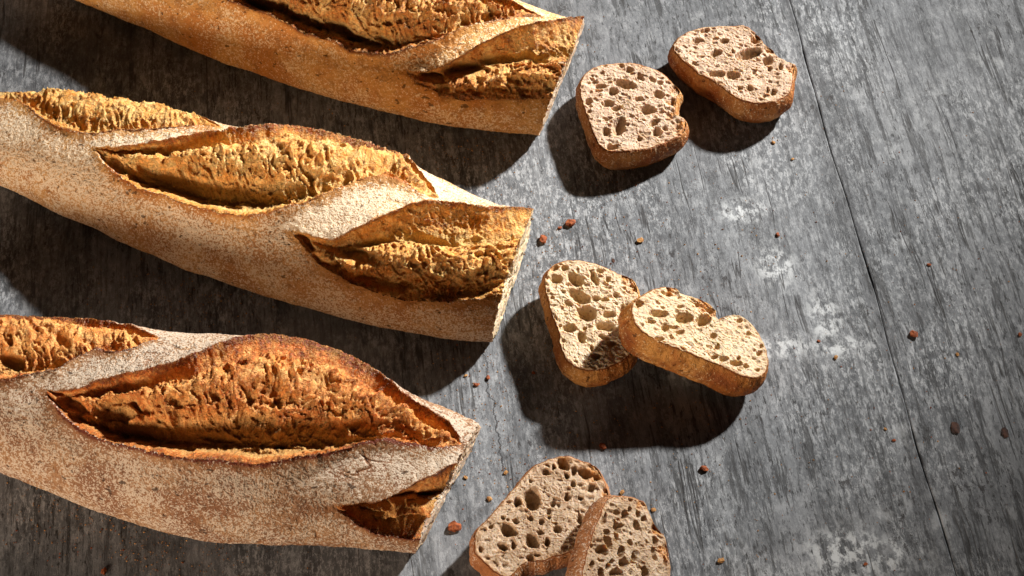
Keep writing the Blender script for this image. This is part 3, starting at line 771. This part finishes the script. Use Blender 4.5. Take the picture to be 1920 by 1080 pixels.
    Wd = e1 * L[:, :1] + e2 * L[:, 1:2] + n * L[:, 2:3] + p0
    low = Wd[:, 2].min()
    nn = len(L); bake = np.zeros(nn); flo = np.zeros(nn); deep = np.zeros(nn)
    rr = np.repeat(fr, na)
    bake[:nr * na] = .55 * sstep(.978, .994, rr + .012 * gnoise(q3 * 220, seed + 11)) + .22 * sstep(.86, .98, rr) + tn * np.clip(.55 + .6 * gnoise(q3 * 380, seed + 16), 0, 1)
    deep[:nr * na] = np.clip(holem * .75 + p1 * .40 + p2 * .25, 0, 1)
    sb = slice(nr * na, (nr + nsd) * na)
    flo[sb] = np.clip(flourside + .3 * fbm(side * 60, 3, seed + 12), 0, 1)
    bake[sb] = np.clip(.42 + .55 * fbm(side * 70, 3, seed + 13), 0, .95) * np.repeat(sstep(0, .40, us), na)  # browning plus painted shade, darkening down from the cut edge
    org_w = np.array([p0[0], p0[1], max(0, low)])
    root = empty('bread_slice', org_w, label, 'bread slice', group)
    Nn = grid_normals(Wd, Q)
    if Nn[(nr // 2) * na, 2] < 0: Q = Q[:, ::-1]; Nn = -Nn
    V = Wd - org_w
    rowi = (Q.min(1) // na)
    At = {'bake': bake, 'deep': deep, 'flour': flo}
    is_c = (rowi < nr - 2) | (rowi >= nr + nsd - 1)
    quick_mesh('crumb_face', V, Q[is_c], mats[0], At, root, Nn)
    quick_mesh('crust', V, Q[~is_c], mats[1], At, root, Nn)
    return root, low

SL = []
SL.append(build_slice('round wholegrain slice lying flat beside the far baguette, its right side torn', 3.483, (1060, 30),
  [(95, 490), (105, 420), (150, 360), (220, 325), (320, 308), (430, 305), (520, 325), (630, 370), (690, 430), (742, 482), (728, 530), (716, 595), (728, 645), (766, 665), (788, 705), (760, 765), (700, 800), (620, 835), (540, 862), (430, 882), (330, 888), (260, 870), (210, 820), (160, 700), (120, 590)],
  [(390,445,75,28,12),(310,495,35,25),(235,460,40,15),(275,570,40,20),(540,610,55,28),(610,510,35,25),(580,695,42,22,-30),(595,755,35,28,-20),(350,715,40,58,20),(260,750,28,28),(305,855,40,20),(150,560,25,20),(480,545,38,14),(330,600,35,12),(415,352,27,20),(365,328,18,15),(485,800,20,15),(700,560,15,25),(190,430,20,12),(490,400,18,30,-40),(570,410,30,15,40),(210,485,25,10),(620,440,18,14),(650,730,15,15),(630,625,18,12),(265,675,18,12),(150,620,15,10)],
  .0185, (0, 0.0), .0180, (M['crumbA'], M['rim1']), 101, .32, torn=[(735,485,60),(765,735,75),(695,560,45),(690,640,40)]))
SL.append(build_slice('far wholegrain slice nearest the top edge, with large holes along its right', 4.321, (1240, 30),
  [(98, 260), (110, 210), (150, 165), (240, 120), (350, 90), (480, 80), (600, 80), (665, 72), (730, 110), (795, 170), (830, 225), (895, 270), (930, 320), (1000, 360), (1050, 380), (1085, 400), (1065, 460), (1060, 540), (1040, 620), (980, 665), (900, 695), (780, 705), (680, 690), (600, 655), (500, 580), (400, 515), (300, 460), (200, 380), (135, 320)],
  [(700,310,100,42,-15),(790,285,30,18),(860,360,45,40),(445,300,45,28,-20),(450,470,70,25),(580,480,50,35),(280,200,40,22,-10),(510,205,35,20),(440,180,25,15),(345,118,40,15),(710,585,25,22),(640,590,25,14),(905,620,25,28),(970,410,20,30),(120,270,12,12),(750,460,18,14),(265,385,22,12),(580,280,15,12),(750,190,30,18),(470,540,25,12),(835,650,14,12),(780,230,20,12),(855,600,14,20),(880,430,20,18)],
  .0200, (0, -.03), .0185, (M['crumbA'], M['rim1']), 102, .25, torn=[(760,180,60),(900,265,65),(1062,425,60)]))
SL.append(build_slice('cream slice lying under another one, with wide oval holes', 3.724, (1000, 470),
  [(78, 230), (90, 170), (120, 120), (170, 85), (240, 68), (330, 68), (430, 90), (520, 125), (600, 165), (660, 185), (705, 220), (722, 270), (733, 310), (730, 420), (725, 520), (715, 620), (690, 700), (610, 770), (500, 820), (400, 835), (320, 820), (250, 780), (210, 720), (190, 660), (180, 580), (140, 470), (110, 370)],
  [(160,205,45,32),(155,120,32,18,-25),(295,200,60,42,35),(425,200,24,52,-30),(465,145,28,18),(320,320,80,38,25),(370,435,70,48,10),(250,370,30,18,35),(435,330,35,20),(500,345,30,15),(250,540,50,32),(335,600,32,35),(500,530,75,30),(530,445,50,25),(630,420,30,45),(575,310,20,18),(520,200,18,20),(440,735,35,25),(545,645,35,20),(100,280,12,12),(130,330,15,10),(165,465,12,12),(185,525,14,12),(490,600,35,12),(215,120,25,18),(360,540,20,12),(405,680,15,20)],
  .0215, (0, 0.03), .0200, (M['crumbB'], M['rim2']), 103, .22, torn=[(700,250,70),(650,200,50)]))
SL.append(build_slice('cream slice tilted with its left end propped on its neighbour', 4.32, (1160, 520),
  [(128, 195), (180, 155), (250, 110), (340, 82), (400, 76), (470, 92), (505, 130), (600, 155), (700, 195), (760, 235), (788, 265), (785, 305), (820, 345), (860, 322), (940, 302), (1010, 320), (1080, 380), (1140, 460), (1180, 540), (1205, 620), (1210, 700), (1185, 775), (1120, 812), (1020, 800), (920, 760), (820, 710), (700, 665), (560, 605), (420, 548), (300, 500), (200, 440), (140, 380), (112, 310), (106, 245)],
  [(335,295,75,30,5),(530,325,78,40,8),(690,345,60,48),(165,210,28,25),(770,470,28,25),(400,130,60,15,15),(500,240,30,12),(500,440,40,18),(330,490,40,18),(380,400,30,40),(850,660,32,22),(950,695,50,25,5),(1030,715,28,18,30),(780,645,35,20),(970,655,20,14),(1140,610,22,20),(1155,560,15,18),(1060,450,20,18),(985,345,22,18),(740,260,45,20,10),(640,215,40,15,15),(270,360,35,15),(440,400,30,15),(800,560,20,20),(1120,740,18,15)],
  .0320, (-.335, -.02), .0215, (M['crumbB'], M['rim2']), 104, .22, torn=[(690,225,80),(440,105,60),(770,275,50)]))
SL.append(build_slice('buff slice with a round dark hole, lying under a leaning one at the bottom', 4.5, (870, 840),
  [(90, 780), (105, 690), (200, 600), (330, 450), (450, 310), (560, 180), (640, 130), (760, 80), (880, 70), (960, 95), (1050, 125), (1110, 155), (1150, 210), (1190, 300), (1220, 400), (1230, 480), (1210, 580), (1150, 680), (1060, 770), (940, 850), (860, 890), (760, 910), (680, 945), (530, 960), (450, 1020), (380, 1085), (330, 1080), (250, 1035), (160, 950), (95, 880)],
  [(575,440,70,85,-15),(450,450,40,40),(375,700,75,50,20),(330,835,50,28,20),(580,790,70,50,40),(840,140,60,45,40),(1020,210,70,35,20),(1110,245,30,25),(1070,335,40,32,-30),(690,205,40,30),(865,235,25,25),(930,190,30,40),(925,300,22,30),(870,410,25,42),(750,475,28,30),(785,680,40,32),(695,800,28,38),(560,590,25,25),(715,540,25,25),(715,590,18,18),(655,625,25,30),(640,710,32,22,20),(420,830,22,35),(330,590,22,20),(375,605,15,20),(440,620,22,25),(230,670,22,18),(550,930,40,30),(700,150,18,12),(760,160,20,20),(570,270,25,15),(990,420,25,20),(970,600,28,50),(135,855,16,20),(620,900,30,16)],
  .0200, (0, 0), .0190, (M['crumbC'], M['rim3']), 105, .35, holedepth=1.2, torn=[(1080,215,90),(850,120,50),(1200,380,40)]))
SL.append(build_slice('buff slice leaning against its neighbour at the bottom edge, seen partly', 6.0, (1040, 900),
  [(620, 205), (700, 185), (780, 185), (870, 195), (950, 225), (1010, 245), (1040, 310), (1080, 400), (1130, 500), (1200, 590), (1245, 640), (1262, 730), (1290, 850), (1302, 950), (1305, 1080), (1290, 1200), (1210, 1310), (1000, 1390), (700, 1400), (450, 1360), (340, 1250), (315, 1080), (340, 950), (370, 800), (410, 690), (450, 560), (500, 430), (540, 330), (580, 250)],
  [(700,360,35,35),(790,385,45,45),(560,430,28,75,30),(840,325,25,25),(705,530,45,55),(755,510,40,30),(600,690,38,85,-15),(535,790,50,55),(420,750,30,30),(925,510,28,60,-20),(940,385,25,30),(995,430,25,25),(1130,680,30,50),(1120,830,25,90),(780,930,60,60),(690,1050,75,50),(1010,1030,35,70,-15),(600,960,30,40),(420,960,25,50),(515,890,28,20),(745,810,40,60),(590,580,30,40),(860,230,20,20),(680,630,22,50,-20),(640,910,25,30),(1250,900,20,60),(520,1050,35,60),(850,700,25,40),(900,850,30,40)],
  .0300, (-.62, .05), .0190, (M['crumbC'], M['rim3']), 106, .45, holedepth=1.1, torn=[(980,290,60),(1230,800,100),(1150,560,70)]))
for r_, lo in SL: print('slice low', round(lo, 4))

# ------------------------------------------------------------------ crumbs
def crumb_mat(name, c1, c2):
    m = NT(name)
    col = m.mix(m.ss(.4, .6, m.noise(500, detail=3)), c1, c2)
    return m.end(col, rough=.7, spec=.2, nrm=m.bump(m.noise(2500, detail=2), .0003, .8))
M['cr_red'] = crumb_mat('russet_crust_crumb', (.32, .085, .025), (.16, .04, .015))
M['cr_gold'] = crumb_mat('golden_bread_crumb', (.46, .24, .08), (.28, .12, .04))
M['cr_dark'] = crumb_mat('dark_crust_crumb', (.09, .04, .025), (.04, .02, .015))
import bmesh
def crumb(px, py, size, mat, label, seed, flat=.6, long=1.3):
    bm = bmesh.new(); bmesh.ops.create_icosphere(bm, subdivisions=2, radius=.5)
    V0 = np.array([v.co[:] for v in bm.verts]); V0 = V0 + .34 * np.stack([fbm(V0 * 2.6 + seed * 3.1 + q_ * 9, 3, seed + q_) for q_ in range(3)], 1)
    V0 = V0 * (1 + .22 * gnoise(V0 * 8 + seed, seed)[:, None])
    r_ = random.Random(seed)
    sc = size * .00022
    V0 = V0 * np.array([long, 1, flat]) * sc; V0[:, 2] -= V0[:, 2].min()
    for v, c in zip(bm.verts, V0): v.co = c
    me = bpy.data.meshes.new('crumb'); bm.to_mesh(me); bm.free(); me.materials.append(mat)
    o = bpy.data.objects.new('crumb', me); COL.objects.link(o)
    o.location = Vector(at(px, py)) ; o.rotation_euler = (0, 0, r_.uniform(0, 6.28))
    o['label'] = label; o['category'] = 'crumb'; o['group'] = 'bread crumbs scattered on the table'
CR = [(1070, 420, 20, 'cr_red', 'largest russet crumb, between the middle baguette and the four far slices'),
 (1050, 428, 8, 'cr_red', 'small russet crumb touching the left of the largest russet crumb'),
 (1018, 451, 19, 'cr_red', 'russet crumb just right of the cut end of the middle baguette'),
 (1200, 452, 14, 'cr_gold', 'golden crumb on the grey board above the cream slices'),
 (1130, 838, 14, 'cr_red', 'russet crumb in the shadow below the cream slices'),
 (1320, 880, 15, 'cr_red', 'russet crumb below the tip of the shadow of the tilted cream slice'),
 (853, 990, 24, 'cr_red', 'wide flat russet crumb between the nearest baguette and the bottom slices'),
 (893, 722, 9, 'cr_red', 'russet crumb left of the thin crack, above the cut end of the nearest baguette'),
 (915, 709, 10, 'cr_red', 'russet crumb beside the top of the thin crack below the middle baguette'),
 (873, 705, 7, 'cr_gold', 'pale crumb at the edge of the shadow of the middle baguette'),
 (873, 896, 8, 'cr_gold', 'crumb beside the cut end of the nearest baguette'),
 (948, 887, 8, 'cr_gold', 'crumb at the lower end of the thin crack above the bottom slices'),
 (918, 936, 10, 'cr_gold', 'pale crumb left of the buff slice with the round dark hole'),
 (1166, 924, 9, 'cr_gold', 'golden crumb behind the leaning buff slice'),
 (1225, 957, 9, 'cr_gold', 'golden crumb right of the leaning buff slice'),
 (1352, 1052, 12, 'cr_gold', 'golden crumb nearest the bottom edge, right of the leaning slice'),
 (1713, 628, 17, 'cr_red', 'russet crumb alone on the right board, right of the long joint'),
 (1742, 497, 8, 'cr_red', 'small russet crumb between the two board joints, upper one'),
 (1795, 665, 7, 'cr_gold', 'small golden crumb right of the lone russet crumb'),
 (1912, 628, 9, 'cr_red', 'russet crumb at the right edge of the picture'),
 (1790, 803, 20, 'cr_dark', 'dark brown flake on the right board below the lone russet crumb'),
 (1884, 812, 17, 'cr_dark', 'dark brown flake nearest the right edge'),
 (1458, 441, 10, 'cr_red', 'russet crumb on the board midway between the two pairs of slices'),
 (1450, 268, 9, 'cr_gold', 'golden crumb below the far slice'),
 (1486, 299, 7, 'cr_gold', 'pale crumb lower right of the far slice'),
 (1567, 671, 9, 'cr_gold', 'golden crumb right of the tilted cream slice'),
 (1676, 826, 7, 'cr_red', 'tiny russet crumb on the joint line at the lower right'),
 (1660, 805, 6, 'cr_gold', 'tiny golden crumb left of the joint line at the lower right'),
 (1535, 640, 6, 'cr_red', 'tiny russet crumb near the white paint spots'),
 (1623, 1058, 7, 'cr_red', 'tiny russet crumb near the bottom edge on the right'),
 (195, 1072, 12, 'cr_red', 'russet crumb in front of the nearest baguette at the bottom left'),
 (1000, 700, 7, 'cr_red', 'small crumb in the shadow left of the cream slices'),
 (1150, 489, 8, 'cr_dark', 'dark crumb above the cream slice with wide holes')]
for i, (x, y, s0, mt, lb) in enumerate(CR): crumb(x, y, s0, M[mt], lb, 200 + i, flat=.2 if mt == 'cr_dark' else .5, long=1.7 if mt == 'cr_dark' else 1.35)

# crumb dust: thousands of grains below half a millimetre
def dust(name, label, clusters, mat, seed, smin=.00012, smax=.00055):
    r_ = np.random.RandomState(seed); V = []; Fc = []
    tet = np.array([[1, 0, 0], [0, 1, 0], [-1, 0, 0], [0, -1, 0], [0, 0, 1.0], [0, 0, -.2]])
    fcs = [(0, 1, 4), (1, 2, 4), (2, 3, 4), (3, 0, 4), (1, 0, 5), (2, 1, 5), (3, 2, 5), (0, 3, 5)]
    for (cx, cy, rx, ry, n) in clusters:
        for _ in range(n):
            x = cx + r_.normal() * rx; y = cy + r_.normal() * ry
            p = at(x, y); s_ = smin + (smax - smin) * r_.rand() ** 3
            A = tet * s_ * r_.uniform(.6, 1.3, (6, 1)); A[:, 2] += s_ * .2
            b = len(V); V += (A + p).tolist(); Fc += [(a + b, c + b, d + b) for a, c, d in fcs]
    o = quick_mesh(name, np.array(V), np.array(Fc), mat)
    o.data.polygons.foreach_set("use_smooth", np.zeros(len(Fc), bool))
    o['kind'] = 'stuff'; o['label'] = label; o['category'] = 'crumb dust'
dust('crumb_dust', 'fine golden crumbs and flour dust scattered over the grey boards',
     [(350, 560, 80, 35, 420), (430, 600, 120, 60, 260), (160, 950, 90, 40, 420), (330, 1030, 110, 35, 420), (880, 290, 60, 25, 260),
      (560, 200, 130, 50, 160), (900, 700, 70, 40, 220), (1080, 430, 160, 90, 420), (950, 880, 90, 60, 200), (1200, 500, 160, 80, 200),
      (1300, 860, 200, 110, 260), (1600, 560, 250, 260, 420), (1150, 800, 110, 60, 160), (1450, 280, 120, 60, 110), (1060, 640, 40, 80, 80), (1010, 470, 50, 60, 200), (920, 800, 40, 80, 160), (1160, 330, 60, 30, 80), (1090, 60, 60, 60, 60)],
     M['cr_gold'], 7)
dust('crust_dust', 'tiny reddish crust flakes scattered over the grey boards',
     [(1100, 450, 180, 90, 110), (900, 730, 60, 60, 60), (1550, 700, 230, 230, 140), (250, 1010, 140, 40, 80), (930, 900, 60, 60, 50)],
     M['cr_red'], 8, .0002, .0006)
print('tris', sum(len(o.data.loops) - 2 * len(o.data.polygons) for o in bpy.data.objects if o.type == 'MESH'))
